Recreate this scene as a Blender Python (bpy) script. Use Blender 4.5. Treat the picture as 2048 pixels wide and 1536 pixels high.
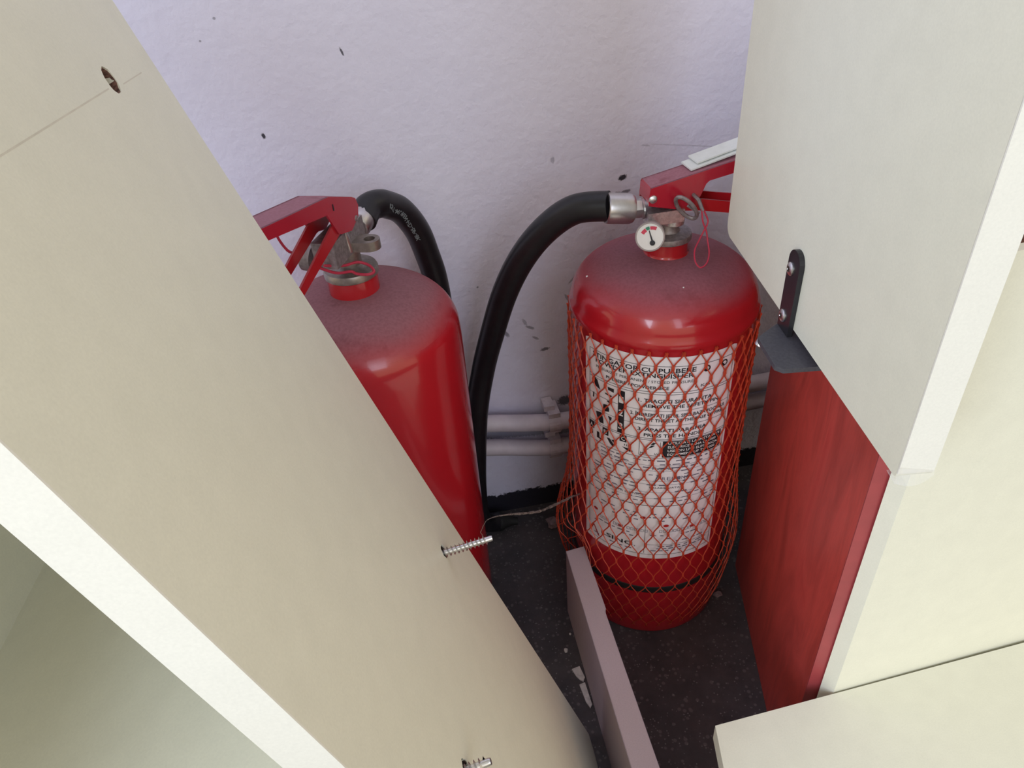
import bpy, bmesh, math, random
from mathutils import Vector, Matrix, noise

random.seed(7)
PI = math.pi
V = Vector
for _o in list(bpy.data.objects):
    bpy.data.objects.remove(_o, do_unlink=True)
SC = bpy.context.scene
COL = SC.collection

# ------------------------------------------------------------------ camera
CAM_POS = V((-0.2168, -0.5290, 0.6982))
CX, CD, CF = V((0.9794, -0.1922, -0.0619)), V((-0.1632, -0.5734, -0.8029)), V((0.1188, 0.7964, -0.5929))
cd = bpy.data.cameras.new('camera')
cam = bpy.data.objects.new('camera', cd)
COL.objects.link(cam)
m3 = Matrix((CX, -CD, -CF)).transposed()
cam.matrix_world = Matrix.Translation(CAM_POS) @ m3.to_4x4()
cd.sensor_fit = 'HORIZONTAL'
cd.sensor_width = 36.0
cd.lens = 1475.6 / 2048 * 36.0
cd.clip_start = 0.01
cd.clip_end = 50
SC.camera = cam

# ------------------------------------------------------------------ world, light, exposure
w = bpy.data.worlds.new('world')
SC.world = w
w.use_nodes = True
bg = w.node_tree.nodes['Background']
bg.inputs[0].default_value = (1.08, 0.955, 0.68, 1)
bg.inputs[1].default_value = 1.0


def window_light(name, loc, target, sx, sy, power, col):
    l = bpy.data.lights.new(name, 'AREA')
    l.shape = 'RECTANGLE'
    l.size, l.size_y = sx, sy
    l.energy = power
    l.color = col
    o = bpy.data.objects.new(name, l)
    COL.objects.link(o)
    o.location = loc
    o.rotation_euler = (V(target) - V(loc)).to_track_quat('-Z', 'Y').to_euler()
    return o


window_light('window_daylight_left', (-1.8, -1.9, 1.4), (0, 0, 0.4), .95, 1.2, 42, (0.66, 0.80, 1.0))
window_light('window_daylight_front', (0.20, -2.3, 1.5), (0, 0, 0.4), .9, 1.2, 12, (0.62, 0.76, 1.0))

SC.view_settings.view_transform = 'Standard'
SC.view_settings.look = 'None'
SC.view_settings.exposure = 0.0
SC.view_settings.gamma = 1.0
SC.view_settings.use_curve_mapping = False


# ------------------------------------------------------------------ materials
class NT:
    def __init__(s, name):
        s.m = bpy.data.materials.new(name)
        s.m.use_nodes = True
        s.t = s.m.node_tree
        s.b = s.t.nodes['Principled BSDF']
        s.co = None

    def n(s, kind, **kw):
        x = s.t.nodes.new(kind)
        for k, v in kw.items():
            setattr(x, k, v)
        return x

    def l(s, a, b):
        s.t.links.new(a, b)

    def coord(s):
        if s.co is None:
            s.co = s.n('ShaderNodeTexCoord').outputs['Object']
        return s.co

    def noise(s, scale, detail=4, rough=.55, vec=None, out='Fac', dist=0):
        x = s.n('ShaderNodeTexNoise')
        x.inputs['Scale'].default_value = scale
        x.inputs['Detail'].default_value = detail
        x.inputs['Roughness'].default_value = rough
        x.inputs['Distortion'].default_value = dist
        s.l(vec if vec is not None else s.coord(), x.inputs['Vector'])
        return x.outputs[out]

    def ramp(s, fac, stops):
        x = s.n('ShaderNodeValToRGB')
        e = x.color_ramp.elements
        while len(e) < len(stops):
            e.new(.5)
        for i, (p, c) in enumerate(stops):
            e[i].position = p
            e[i].color = (*c, 1) if not isinstance(c, (int, float)) else (c, c, c, 1)
        s.l(fac, x.inputs[0])
        return x.outputs[0]

    def mix(s, fac, a, b, mode='MIX'):
        x = s.n('ShaderNodeMix', data_type='RGBA', blend_type=mode)
        for sock, v in ((x.inputs[0], fac), (x.inputs[6], a), (x.inputs[7], b)):
            if isinstance(v, (int, float)):
                sock.default_value = v
            elif isinstance(v, tuple):
                sock.default_value = (*v, 1)
            else:
                s.l(v, sock)
        return x.outputs[2]

    def math(s, op, a, b=None, c=None):
        x = s.n('ShaderNodeMath', operation=op)
        for i, v in enumerate((a, b, c)):
            if v is None:
                continue
            if isinstance(v, (int, float)):
                x.inputs[i].default_value = v
            else:
                s.l(v, x.inputs[i])
        return x.outputs[0]

    def mapr(s, v, a, b, c=0., d=1., smooth=True):
        x = s.n('ShaderNodeMapRange')
        if smooth:
            x.interpolation_type = 'SMOOTHSTEP'
        s.l(v, x.inputs[0])
        for i, q in enumerate((a, b, c, d)):
            x.inputs[i + 1].default_value = q
        return x.outputs[0]

    def sep(s, vec):
        x = s.n('ShaderNodeSeparateXYZ')
        s.l(vec, x.inputs[0])
        return x.outputs

    def bump(s, h, strength, dist=.001):
        x = s.n('ShaderNodeBump')
        x.inputs['Strength'].default_value = strength
        x.inputs['Distance'].default_value = dist
        s.l(h, x.inputs['Height'])
        s.l(x.outputs[0], s.b.inputs['Normal'])

    def set(s, col=None, rough=None, metal=None, spec=None, coat=None, coatr=None):
        for k, v in (('Base Color', col), ('Roughness', rough), ('Metallic', metal), ('Specular IOR Level', spec),
                     ('Coat Weight', coat), ('Coat Roughness', coatr)):
            if v is None:
                continue
            if isinstance(v, tuple):
                s.b.inputs[k].default_value = (*v, 1)
            elif isinstance(v, (int, float)):
                s.b.inputs[k].default_value = v
            else:
                s.l(v, s.b.inputs[k])
        return s


def laminate(name, col, var=.04, rough=.42):
    k = NT(name)
    a = tuple(c * (1 - var) for c in col)
    b = tuple(min(1, c * (1 + var)) for c in col)
    c = k.ramp(k.noise(60, 3), [(.3, a), (.7, b)])
    g = k.ramp(k.noise(900, 2), [(.25, .94), (.75, 1.0)])
    k.set(k.mix(1.0, c, g, 'MULTIPLY'), rough, spec=.35)
    k.bump(k.noise(1400, 2), .05, .0003)
    return k.m


CREAM = (.80, .785, .665)
M_cream = laminate('cream_laminate', CREAM, .02)
M_edge = laminate('cream_edging', (.86, .84, .77), .01, .38)


def m_plain(name, col, rough=.5, metal=0., spec=.5, coat=0., var=.06, scale=150, bump=0.):
    k = NT(name)
    a = tuple(c * (1 - var) for c in col)
    b = tuple(min(1, c * (1 + var)) for c in col)
    k.set(k.ramp(k.noise(scale, 4), [(.3, a), (.7, b)]), rough, metal, spec, coat, .1)
    if bump:
        k.bump(k.noise(scale * 3, 3), bump, .0005)
    return k.m


def m_red(name, col, dust_col, amount=1.0, lo=.30, hi=.85):
    k = NT(name)
    geo = k.n('ShaderNodeNewGeometry')
    nz = k.sep(geo.outputs['Normal'])[2]
    patch = k.noise(9, 5, .6)
    up = k.math('ADD', nz, k.math('MULTIPLY', k.math('SUBTRACT', patch, .5), .35))
    d = k.mapr(up, lo, hi, 0, amount)
    speck = k.ramp(k.noise(420, 3), [(.30, .78), (.62, 1.0)])
    dusty = k.mix(1.0, dust_col, speck, 'MULTIPLY')
    grime = k.ramp(k.noise(38, 4, .7), [(.60, 0.), (.74, .5)])
    dusty = k.mix(grime, dusty, (.085, .035, .045))
    base = k.mix(k.ramp(k.noise(30, 3), [(.35, 0.), (.7, .25)]), col, tuple(c * .75 for c in col))
    k.set(k.mix(d, base, dusty), k.mapr(d, 0, .7, .22, .8), spec=.5)
    k.l(k.mapr(d, 0, .5, .5, 0.), k.b.inputs['Coat Weight'])
    k.b.inputs['Coat Roughness'].default_value = .08
    k.bump(k.noise(600, 2), .05, .0003)
    return k.m


RED = (.46, .011, .020)
M_red = m_red('red_enamel_dusty', RED, (.27, .125, .15), .92, .30, 1.0)
M_red_right = m_red('red_enamel_light_dust', RED, (.25, .105, .135), .92, .42, 1.06)
M_red2 = m_red('red_enamel_handle', (.42, .012, .03), (.33, .19, .24), .75, .45, .95)
M_redc = m_red('red_enamel_clean', (.45, .012, .018), (.25, .10, .11), .35, .7, 1.0)
M_steel = m_plain('dull_chrome', (.56, .53, .53), .33, 1.0, bump=.05)
M_zinc = m_plain('zinc_plated_steel', (.74, .74, .75), .30, 1.0)
M_brass = m_plain('dusty_nickel_brass', (.30, .26, .235), .42, .75, var=.2, scale=220, bump=.1)
M_dullmetal = m_plain('dusty_valve_metal', (.30, .26, .265), .45, .6, var=.3, scale=300, bump=.15)
M_black = m_plain('black_rubber', (.012, .011, .014), .36, spec=.4, var=.2)
M_blackdark = m_plain('matte_black_rubber', (.01, .009, .009), .7, var=.2)
M_blkmetal = m_plain('black_painted_steel', (.016, .015, .019), .38, spec=.5, var=.15, bump=.04)
M_paper = m_plain('label_paper', (.84, .80, .85), .5, var=.02)
M_ink = m_plain('black_ink', (.015, .014, .02), .6)
M_greyink = m_plain('grey_ink', (.14, .13, .19), .6)
M_white = m_plain('white_ink', (.78, .76, .78), .6, var=.01)
M_redink = m_plain('red_ink', (.45, .02, .02), .6)
M_green = m_plain('green_ink', (.02, .20, .11), .5)
M_dialred = m_plain('gauge_red', (.55, .03, .07), .5)
M_dial = m_plain('gauge_white', (.72, .68, .66), .35, var=.02)
M_gaugebody = m_plain('gauge_casing', (.34, .28, .27), .5, .1, var=.15)
M_net = m_plain('orange_red_net_plastic', (.52, .060, .026), .45, spec=.4, var=.12)
M_seal = m_plain('red_plastic_seal', (.50, .03, .07), .45)
M_tag = m_plain('white_plastic_tag', (.72, .74, .73), .35, var=.04)
M_hosetext = m_plain('faded_white_print', (.20, .23, .25), .7, var=.3, scale=900)
M_greyboard = m_plain('grey_lilac_laminate', (.42, .34, .38), .55, var=.03, scale=400)
M_greyedge = m_plain('grey_lilac_edge', (.50, .40, .43), .55, var=.05, scale=900, bump=.1)
M_chip = m_plain('raw_chipboard', (.16, .08, .06), .9, var=.6, scale=600, bump=.4)
M_darkhole = m_plain('torn_dark_chipboard', (.045, .025, .018), .95, var=.6, scale=500, bump=.5)
M_pencil = m_plain('pencil_grey', (.66, .62, .53), .8)
M_pipe = m_plain('lilac_painted_pipe', (.60, .53, .60), .5, var=.12, scale=40, bump=.2)
M_clip = m_plain('painted_pipe_clip', (.56, .50, .58), .5, var=.15, scale=120, bump=.2)
M_plaster = m_plain('white_plaster_crumb', (.62, .58, .58), .9, var=.2, scale=200, bump=.3)
M_fluff = m_plain('grey_pink_dust', (.24, .17, .18), .95, var=.3, scale=200, bump=.3)


def m_clear():
    k = NT('clear_plastic_film')
    k.set((.93, .93, .93), .12, spec=.5)
    k.b.inputs['Alpha'].default_value = .20
    return k.m


M_film = m_clear()


def m_web():
    k = NT('dusty_cobweb')
    k.set((.22, .18, .17), .9)
    a = k.ramp(k.noise(160, 3), [(.35, .25), (.6, .85)])
    k.l(a, k.b.inputs['Alpha'])
    return k.m


M_web = m_web()


def m_cherry():
    k = NT('cherry_veneer')
    mp = k.n('ShaderNodeMapping')
    mp.inputs['Scale'].default_value = (9, 9, 2.2)
    k.l(k.coord(), mp.inputs['Vector'])
    a = k.noise(3.2, 5, .6, mp.outputs[0], dist=1.2)
    mp2 = k.n('ShaderNodeMapping')
    mp2.inputs['Scale'].default_value = (160, 160, 14)
    k.l(k.coord(), mp2.inputs['Vector'])
    g = k.noise(4, 4, .6, mp2.outputs[0])
    c = k.ramp(a, [(.3, (.40, .050, .040)), (.55, (.58, .075, .060)), (.75, (.50, .052, .045))])
    k.set(k.mix(1.0, c, k.ramp(g, [(.3, .92), (.7, 1.03)]), 'MULTIPLY'), .38, spec=.4)
    k.bump(g, .08, .0004)
    return k.m


M_cherry = m_cherry()
M_cherryedge = m_plain('cherry_edging', (.34, .050, .055), .4, var=.08, scale=60)


def m_wall():
    k = NT('lilac_white_plaster')
    co = k.coord()
    x, y, z = k.sep(co)
    base = k.ramp(k.noise(5, 4, .55), [(.3, (.745, .73, .92)), (.7, (.795, .78, .955))])
    # dirt settled low on the wall and in patches
    low = k.mapr(z, .52, .10, 0, .38)
    dirt = k.math('MULTIPLY', low, k.ramp(k.noise(16, 6, .65), [(.30, .35), (.65, 1.)]))
    base = k.mix(dirt, base, (.44, .35, .41))
    fine = k.ramp(k.noise(70, 6, .75, dist=1.5), [(.60, 0.), (.76, .5)])
    base = k.mix(k.math('MULTIPLY', fine, low), base, (.14, .10, .13))
    # smudges and scratches, plus a painted shade band between the pipes: (x, z, half width, half height, angle, darkness)
    spots = [(.0075, .426, .0048, .0030, .3, .97), (.0105, .411, .0062, .0022, .2, .72), (.002, .4105, .0035, .0020, .1, .6),
             (-.3159, .5063, .0016, .0028, .2, .95), (-.2374, .5662, .0010, .0035, .3, .85), (-.1188, .268, .0022, .0055, .5, .6),
             (-.077, .2405, .0055, .0022, .15, .75), (-.0925, .2715, .0060, .0018, -.5, .55), (-.087, .257, .0045, .0016, -.6, .5),
             (-.098, .279, .0020, .0050, .4, .4), (.03, .4547, .0050, .0008, -.2, .25), (.075, .449, .045, .0007, -.16, .22),
             (.11, .444, .025, .0008, -.10, .22), (-.0560, .1640, .0090, .0075, 0., .85), (-.090, .1235, .16, .0065, -.12, .60),  # last entry: pipe gap darkened in the colour, standing for shade and dirt
             (-.062, .4525, .0020, .0035, 0., .35), (-.145, .33, .0012, .0012, 0, .6), (-.33, .60, .0012, .0012, 0, .5),
             (-.345, .585, .001, .001, 0, .5), (-.352, .45, .0018, .0024, .3, .6), (-.10, .355, .0016, .0016, 0, .5),
             (.02, .36, .0030, .0060, .4, .4), (-.05, .30, .0016, .0080, .5, .45), (-.045, .322, .0060, .0012, .8, .45)]
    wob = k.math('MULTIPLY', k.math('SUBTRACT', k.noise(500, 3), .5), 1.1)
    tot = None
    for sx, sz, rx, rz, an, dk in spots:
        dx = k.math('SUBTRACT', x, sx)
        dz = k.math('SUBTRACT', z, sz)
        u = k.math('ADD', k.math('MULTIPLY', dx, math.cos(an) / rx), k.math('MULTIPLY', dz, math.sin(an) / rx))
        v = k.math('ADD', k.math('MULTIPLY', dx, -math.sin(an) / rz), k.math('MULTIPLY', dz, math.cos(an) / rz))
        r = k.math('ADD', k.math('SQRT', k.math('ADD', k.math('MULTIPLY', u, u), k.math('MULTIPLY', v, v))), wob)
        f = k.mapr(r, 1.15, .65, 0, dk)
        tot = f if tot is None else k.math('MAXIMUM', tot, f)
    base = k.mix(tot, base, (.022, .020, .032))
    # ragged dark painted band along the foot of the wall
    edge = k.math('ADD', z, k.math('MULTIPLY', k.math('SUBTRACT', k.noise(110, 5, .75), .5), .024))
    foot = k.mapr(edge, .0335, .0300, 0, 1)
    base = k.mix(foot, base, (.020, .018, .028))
    k.set(base, .75, spec=.25)
    h = k.math('ADD', k.math('MULTIPLY', k.noise(160, 5, .6), .6), k.noise(40, 3))
    k.bump(h, .48, .0025)
    return k.m


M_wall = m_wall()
M_ceil = m_plain('white_ceiling_paint', (.70, .68, .66), .8, var=.02)


def m_floor():
    k = NT('dark_terrazzo')
    co = k.coord()
    v = k.n('ShaderNodeTexVoronoi')
    v.inputs['Scale'].default_value = 190
    k.l(co, v.inputs['Vector'])
    rnd = k.sep(v.outputs['Color'])[0]
    chip = k.math('MULTIPLY', k.mapr(rnd, .70, .78), k.mapr(v.outputs['Distance'], .42, .26))
    v2 = k.n('ShaderNodeTexVoronoi')
    v2.inputs['Scale'].default_value = 420
    k.l(co, v2.inputs['Vector'])
    chip2 = k.math('MULTIPLY', k.mapr(k.sep(v2.outputs['Color'])[1], .80, .88), k.mapr(v2.outputs['Distance'], .36, .22))
    base = k.ramp(k.noise(26, 5, .65), [(.3, (.046, .040, .046)), (.7, (.082, .072, .078))])
    base = k.mix(k.math('MULTIPLY', chip, .3), base, (.26, .23, .23))
    base = k.mix(k.math('MULTIPLY', chip2, .4), base, (.36, .34, .34))
    dust = k.ramp(k.noise(9, 6, .7), [(.45, 0.), (.75, .4)])
    base = k.mix(dust, base, (.16, .12, .115))
    k.set(base, .62, spec=.35)
    k.bump(k.noise(300, 4), .15, .0008)
    return k.m


M_floor = m_floor()

# ------------------------------------------------------------------ geometry helpers
LOC = {}


def new_bm():
    return bmesh.new()


def finish(name, bm, mat, parent=None, smooth=False, root=None):
    """Link a bmesh given in world coordinates as one mesh object under parent."""
    org = LOC.get(root or (parent.name if parent else None), V((0, 0, 0)))
    if parent is not None and parent.name not in LOC:
        org = LOC[parent['_root']] if '_root' in parent else org
    bmesh.ops.recalc_face_normals(bm, faces=bm.faces[:])
    bmesh.ops.translate(bm, verts=bm.verts[:], vec=-org)
    me = bpy.data.meshes.new(name)
    bm.to_mesh(me)
    bm.free()
    me.materials.append(mat)
    for p in me.polygons:
        p.use_smooth = smooth
    if smooth:
        try:
            me.set_sharp_from_angle(angle=math.radians(38))
        except Exception:
            pass
    o = bpy.data.objects.new(name, me)
    COL.objects.link(o)
    if parent is not None:
        o.parent = parent
        ROOTOF[o.name] = ROOTOF.get(parent.name, parent.name)
        LOC[o.name] = org
    else:
        LOC[o.name] = V((0, 0, 0))
    return o


ROOTOF = {}


def thing(name, label, cat, loc, group=None):
    o = bpy.data.objects.new(name, None)
    o.empty_display_size = .02
    COL.objects.link(o)
    o.location = loc
    LOC[o.name] = V(loc)
    ROOTOF[o.name] = o.name
    return tag(o, label, cat, group)


def tag(o, label, cat, group=None):
    o['label'] = label
    o['category'] = cat
    if group:
        o['group'] = group
    return o


def settle(o, base):
    """Put a single-mesh thing's origin at its own base."""
    base = V(base)
    o.data.transform(Matrix.Translation(-base))
    o.location = base
    return o


def prism(bm, pts, vec):
    """Extruded polygon: pts 3D ring, vec extrusion."""
    vec = V(vec)
    a = [bm.verts.new(p) for p in pts]
    b = [bm.verts.new(V(p) + vec) for p in pts]
    n = len(pts)
    bm.faces.new(a)
    bm.faces.new(b[::-1])
    for i in range(n):
        bm.faces.new((a[i], b[i], b[(i + 1) % n], a[(i + 1) % n]))
    return a + b


def box(bm, o, ax, ay, az):
    o = V(o)
    ax, ay, az = V(ax), V(ay), V(az)
    return prism(bm, [o, o + ax, o + ax + ay, o + ay], az)


def bevel(bm, amt, segs=2):
    ed = [e for e in bm.edges if len(e.link_faces) == 2 and e.calc_face_angle(0) > .5]
    bmesh.ops.bevel(bm, geom=ed, offset=amt, segments=segs, profile=.6, affect='EDGES', clamp_overlap=True)


def lathe(bm, prof, c=(0, 0, 0), seg=48, axis=None, cap=True):
    """prof: list of (r, h) along axis from point c."""
    c = V(c)
    az = V(axis).normalized() if axis is not None else V((0, 0, 1))
    ax = az.orthogonal().normalized() if axis is not None else V((1, 0, 0))
    ay = az.cross(ax)
    rings = []
    for r, h in prof:
        if r < 1e-6:
            rings.append([bm.verts.new(c + az * h)])
        else:
            rings.append([bm.verts.new(c + az * h + (ax * math.cos(2 * PI * i / seg) + ay * math.sin(2 * PI * i / seg)) * r)
                          for i in range(seg)])
    for a, b in zip(rings, rings[1:]):
        for i in range(seg):
            j = (i + 1) % seg
            if len(a) == 1 and len(b) == 1:
                continue
            if len(a) == 1:
                bm.faces.new((a[0], b[i], b[j]))
            elif len(b) == 1:
                bm.faces.new((a[i], a[j], b[0]))
            else:
                bm.faces.new((a[i], a[j], b[j], b[i]))
    if cap:
        for r in (rings[0], rings[-1]):
            if len(r) > 1:
                bm.faces.new(r)


def spline(pts, n=8, closed=False):
    pts = [V(p) for p in pts]
    out = []
    N = len(pts)
    rng = range(N if closed else N - 1)
    for i in rng:
        g = lambda q: pts[q % N] if closed else pts[max(0, min(N - 1, q))]
        p0, p1, p2, p3 = g(i - 1), g(i), g(i + 1), g(i + 2)
        for k in range(n):
            t = k / n
            out.append(.5 * ((2 * p1) + (p2 - p0) * t + (2 * p0 - 5 * p1 + 4 * p2 - p3) * t * t + (3 * p1 - p0 - 3 * p2 + p3) * t ** 3))
    if not closed:
        out.append(pts[-1])
    return out


def tube(bm, pts, r, seg=10, closed=False, cap=True, flat=None):
    """r: number or list; flat: (normal direction function, factor) unused."""
    n = len(pts)
    rr = r if isinstance(r, (list, tuple)) else [r] * n
    tan = []
    for i in range(n):
        a = pts[(i - 1) % n] if closed else pts[max(0, i - 1)]
        b = pts[(i + 1) % n] if closed else pts[min(n - 1, i + 1)]
        tan.append((V(b) - V(a)).normalized())
    u = tan[0].orthogonal().normalized()
    rings = []
    for i in range(n):
        t = tan[i]
        u = (u - t * u.dot(t))
        u = u.normalized() if u.length > 1e-6 else t.orthogonal().normalized()
        v = t.cross(u)
        rings.append([bm.verts.new(V(pts[i]) + (u * math.cos(2 * PI * k / seg) + v * math.sin(2 * PI * k / seg)) * rr[i])
                      for k in range(seg)])
    m = n if closed else n - 1
    for i in range(m):
        a, b = rings[i], rings[(i + 1) % n]
        off = 0
        if closed and i == n - 1:
            off = min(range(seg), key=lambda q: (a[0].co - b[q].co).length)
        for k in range(seg):
            bm.faces.new((a[k], a[(k + 1) % seg], b[(k + 1 + off) % seg], b[(k + off) % seg]))
    if cap and not closed:
        bm.faces.new(rings[0])
        bm.faces.new(rings[-1])


def plate(bm, outline, holes, frame, th):
    """Flat plate with through holes. outline/holes: 2D loops; frame=(origin, ux, uy, normal); spans 0..-th along normal."""
    o, ux, uy, nn = (V(q) for q in frame)
    layers = []
    for h in (0., -th):
        loops = []
        for lp in [outline] + holes:
            vs = [bm.verts.new(o + ux * a + uy * b + nn * h) for a, b in lp]
            loops.append(vs)
        eds = []
        for vs in loops:
            for i in range(len(vs)):
                eds.append(bm.edges.new((vs[i], vs[(i + 1) % len(vs)])))
        bmesh.ops.triangle_fill(bm, use_beauty=True, use_dissolve=False, edges=eds)
        layers.append(loops)
    for la, lb in zip(*layers):
        for i in range(len(la)):
            j = (i + 1) % len(la)
            bm.faces.new((la[i], la[j], lb[j], lb[i]))


def circle(cx, cy, rx, ry=None, n=20, jit=0., seed=1):
    rnd = random.Random(seed)
    ry = ry or rx
    out = []
    for i in range(n):
        a = 2 * PI * i / n
        q = 1 + rnd.uniform(-jit, jit)
        out.append((cx + rx * q * math.cos(a), cy + ry * q * math.sin(a)))
    return out


_FONT = []


def text_bm(txt, size, bold=False, width=None):
    """Triangulated outline of a line of writing, baseline at y=0, left at x=0."""
    cu = bpy.data.curves.new('txt', 'FONT')
    cu.body = txt
    cu.size = 1
    cu.resolution_u = 2
    if bold:
        cu.offset = .018
    ob = bpy.data.objects.new('txt', cu)
    COL.objects.link(ob)
    bpy.context.view_layer.update()
    me = bpy.data.meshes.new_from_object(ob.evaluated_get(bpy.context.evaluated_depsgraph_get()))
    bm = bmesh.new()
    bm.from_mesh(me)
    bpy.data.objects.remove(ob, do_unlink=True)
    bpy.data.curves.remove(cu)
    bpy.data.meshes.remove(me)
    if not bm.verts:
        return bm
    x0 = min(v.co.x for v in bm.verts)
    x1 = max(v.co.x for v in bm.verts)
    sy = size / .70          # size = capital height
    sx = (width / (x1 - x0)) if width else sy
    for v in bm.verts:
        v.co = V(((v.co.x - x0) * sx, v.co.y * sy, 0))
    return bm


def append(bm, other, fn):
    mp = {}
    for v in other.verts:
        mp[v] = bm.verts.new(fn(v.co.x, v.co.y))
    for f in other.faces:
        try:
            bm.faces.new([mp[v] for v in f.verts])
        except ValueError:
            pass
    other.free()


# ------------------------------------------------------------------ the setting
WALL_Y = .14
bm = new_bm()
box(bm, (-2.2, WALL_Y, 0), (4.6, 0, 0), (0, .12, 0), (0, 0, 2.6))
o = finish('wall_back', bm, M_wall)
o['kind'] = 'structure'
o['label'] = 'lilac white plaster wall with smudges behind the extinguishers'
bm = new_bm()
box(bm, (-2.2, -3.0, -.1), (4.6, 0, 0), (0, 3.26, 0), (0, 0, .1))
o = finish('floor', bm, M_floor)
o['kind'] = 'structure'
o['label'] = 'dark grey speckled terrazzo floor'

bm = new_bm()
box(bm, (-2.2, -3.0, 2.6), (4.6, 0, 0), (0, 3.26, 0), (0, 0, .1))
o = finish('ceiling', bm, M_ceil)
o['kind'] = 'structure'
o['label'] = 'plain white ceiling of the room'

# ------------------------------------------------------------------ left cabinet, leaning to the left
P1 = V((-.3114, -.3831, .5969))
LD = V((.312, -.075, -.9471)).normalized()
LE = V((.0235, .9972, -.0712)).normalized()
LN = V((.9498, 0, .3129)).normalized()
PW, TH = .260, .016
S0, S1 = -.198, .600


def lp(s, e, nn=0.):
    return P1 + LD * s + LE * e + LN * nn


cab = thing('cabinet', 'cream open-fronted cabinet leaning at the left, white front edge close by, screws sticking out', 'cabinet',
            lp(S1, PW / 2, -.1))
bm = new_bm()
# far bottom corner stands on the floor; the foot of the panel is cut square to its length
hole = circle(-.0484, .1964, .0056, .0052, 20, .05, 3)
h1 = circle(.2743, .2094, .0052, .0044, 14, .14, 5)
h2 = circle(.2683, .0565, .0052, .0044, 14, .14, 8)
outl = [(S0, .0008), (S1 + .012, .0008), (S1 + .012, PW), (S0, PW)]
plate(bm, outl, [hole, h1, h2], (P1, LD, LE, LN), TH)
side = finish('side_panel', bm, M_cream, cab)
side['label'] = 'tan lit inner side panel facing the extinguishers'
bm = new_bm()
box(bm, lp(S0, 0, 0), LD * (S1 - S0 + .012), LE * .0008, -LN * TH)
finish('edge_band', bm, M_edge, side)
for (ss, ee, sd) in ((-.0484, .1964, 3), (.2743, .2094, 5), (.2683, .0565, 8)):
    bm = new_bm()
    lathe(bm, [(.0056 if sd == 3 else .0047, -.0004), (.0051 if sd == 3 else .0043, -.0006), (.0050 if sd == 3 else .0042, -.0045), (.0030, -.0042), (0, -.0052)], lp(ss, ee), 18, LN, False)
    for v in bm.verts:
        v.co += V((noise.noise(v.co * 900), noise.noise(v.co * 900 + V((5, 0, 0))), 0)) * .0008
    finish('hole_lining', bm, M_chip if sd == 3 else M_darkhole, side)
bm = new_bm()
box(bm, lp(-.0466, .02, 0), LD * .0006, LE * .168, LN * .00008)
box(bm, lp(-.0452, .206, 0), LD * .0005, LE * .030, LN * .00008)
finish('pencil_line', bm, M_pencil, side)


def confirmat(ss, ee, length, k):
    """Threaded screw coming out of the panel."""
    base = lp(ss, ee, -.006)
    ax = (LN + LD * k).normalized()
    u = ax.orthogonal().normalized()
    v = ax.cross(u)
    L = length + .006
    bm = new_bm()
    lathe(bm, [(.0019, 0), (.0020, L - .0012), (.0017, L), (0, L)], base, 16, ax)
    turns = L / .0030
    n = int(turns * 16)
    prev = None
    for i in range(n + 1):
        a = 2 * PI * i / 16
        h = (L - .003) * i / n
        e = u * math.cos(a) + v * math.sin(a)
        rr = .0034 if h > .004 else .0030
        ring = [bm.verts.new(base + ax * (h - .0006) + e * .0019), bm.verts.new(base + ax * h + e * rr),
                bm.verts.new(base + ax * (h + .0006) + e * .0019)]
        if prev:
            for q in range(2):
                bm.faces.new((prev[q], prev[q + 1], ring[q + 1], ring[q]))
        prev = ring
    return finish('screw', bm, M_zinc, side, True)


confirmat(.2743, .2094, .0330, .15)
confirmat(.2700, .0565, .0120, .05)
CW = .21
bm = new_bm()
box(bm, lp(S0, 0, -CW), LD * (S1 - S0 - .02), LE * PW, -LN * TH)
bevel(bm, .0006, 1)
finish('side_panel', bm, M_cream, cab)['label'] = 'far side panel seen inside the opening'
bm = new_bm()
box(bm, lp(-.010, -.21, -CW), LD * .50, LE * .208, -LN * TH)
bevel(bm, .0006, 1)
finish('shade_board', bm, M_cream, cab)  # unseen, added like an open door to keep window light off the shelf
SH = .158
bm = new_bm()
box(bm, lp(SH, .010, -CW), LD * TH, LE * (PW - .010), LN * (CW - TH))
finish('shelf', bm, M_cream, cab)
bm = new_bm()
box(bm, lp(-.012, .002, -CW), LD * TH, LE * (PW - .006), LN * (CW - TH))
finish('shelf', bm, M_cream, cab)  # upper shelf out of view, added to shade the one below
bm = new_bm()
box(bm, lp(S1 - .09, .002, -CW), LD * TH, LE * (PW - .004), LN * (CW - TH))
finish('bottom_panel', bm, M_cream, cab)
bm = new_bm()
box(bm, lp(S0 + .004, PW - .0035, -CW), LD * (S1 - S0 - .05), LE * .003, LN * (CW - TH))
finish('back_panel', bm, M_cream, cab)
bm = new_bm()
box(bm, lp(-.22, -.02, -CW - .03), LD * .022, LE * (PW + .04), LN * (CW + .17))
bevel(bm, .001, 2)
finish('shading_top_panel', bm, M_cream, cab)  # out of view, overhang added to shade the top of the side panel

# ------------------------------------------------------------------ right-hand furniture
# hanging cream side panel with the bracket
A0 = V((-.0029, -.3098, .4417))
AU = V((.1351, .9908, 0)).normalized()
AR = V((.9908, -.1351, 0)).normalized()
AL, ATH = .2768, .0175


def ap(u, z, r=0.):
    return A0 + AU * u + V((0, 0, z)) + AR * r


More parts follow.
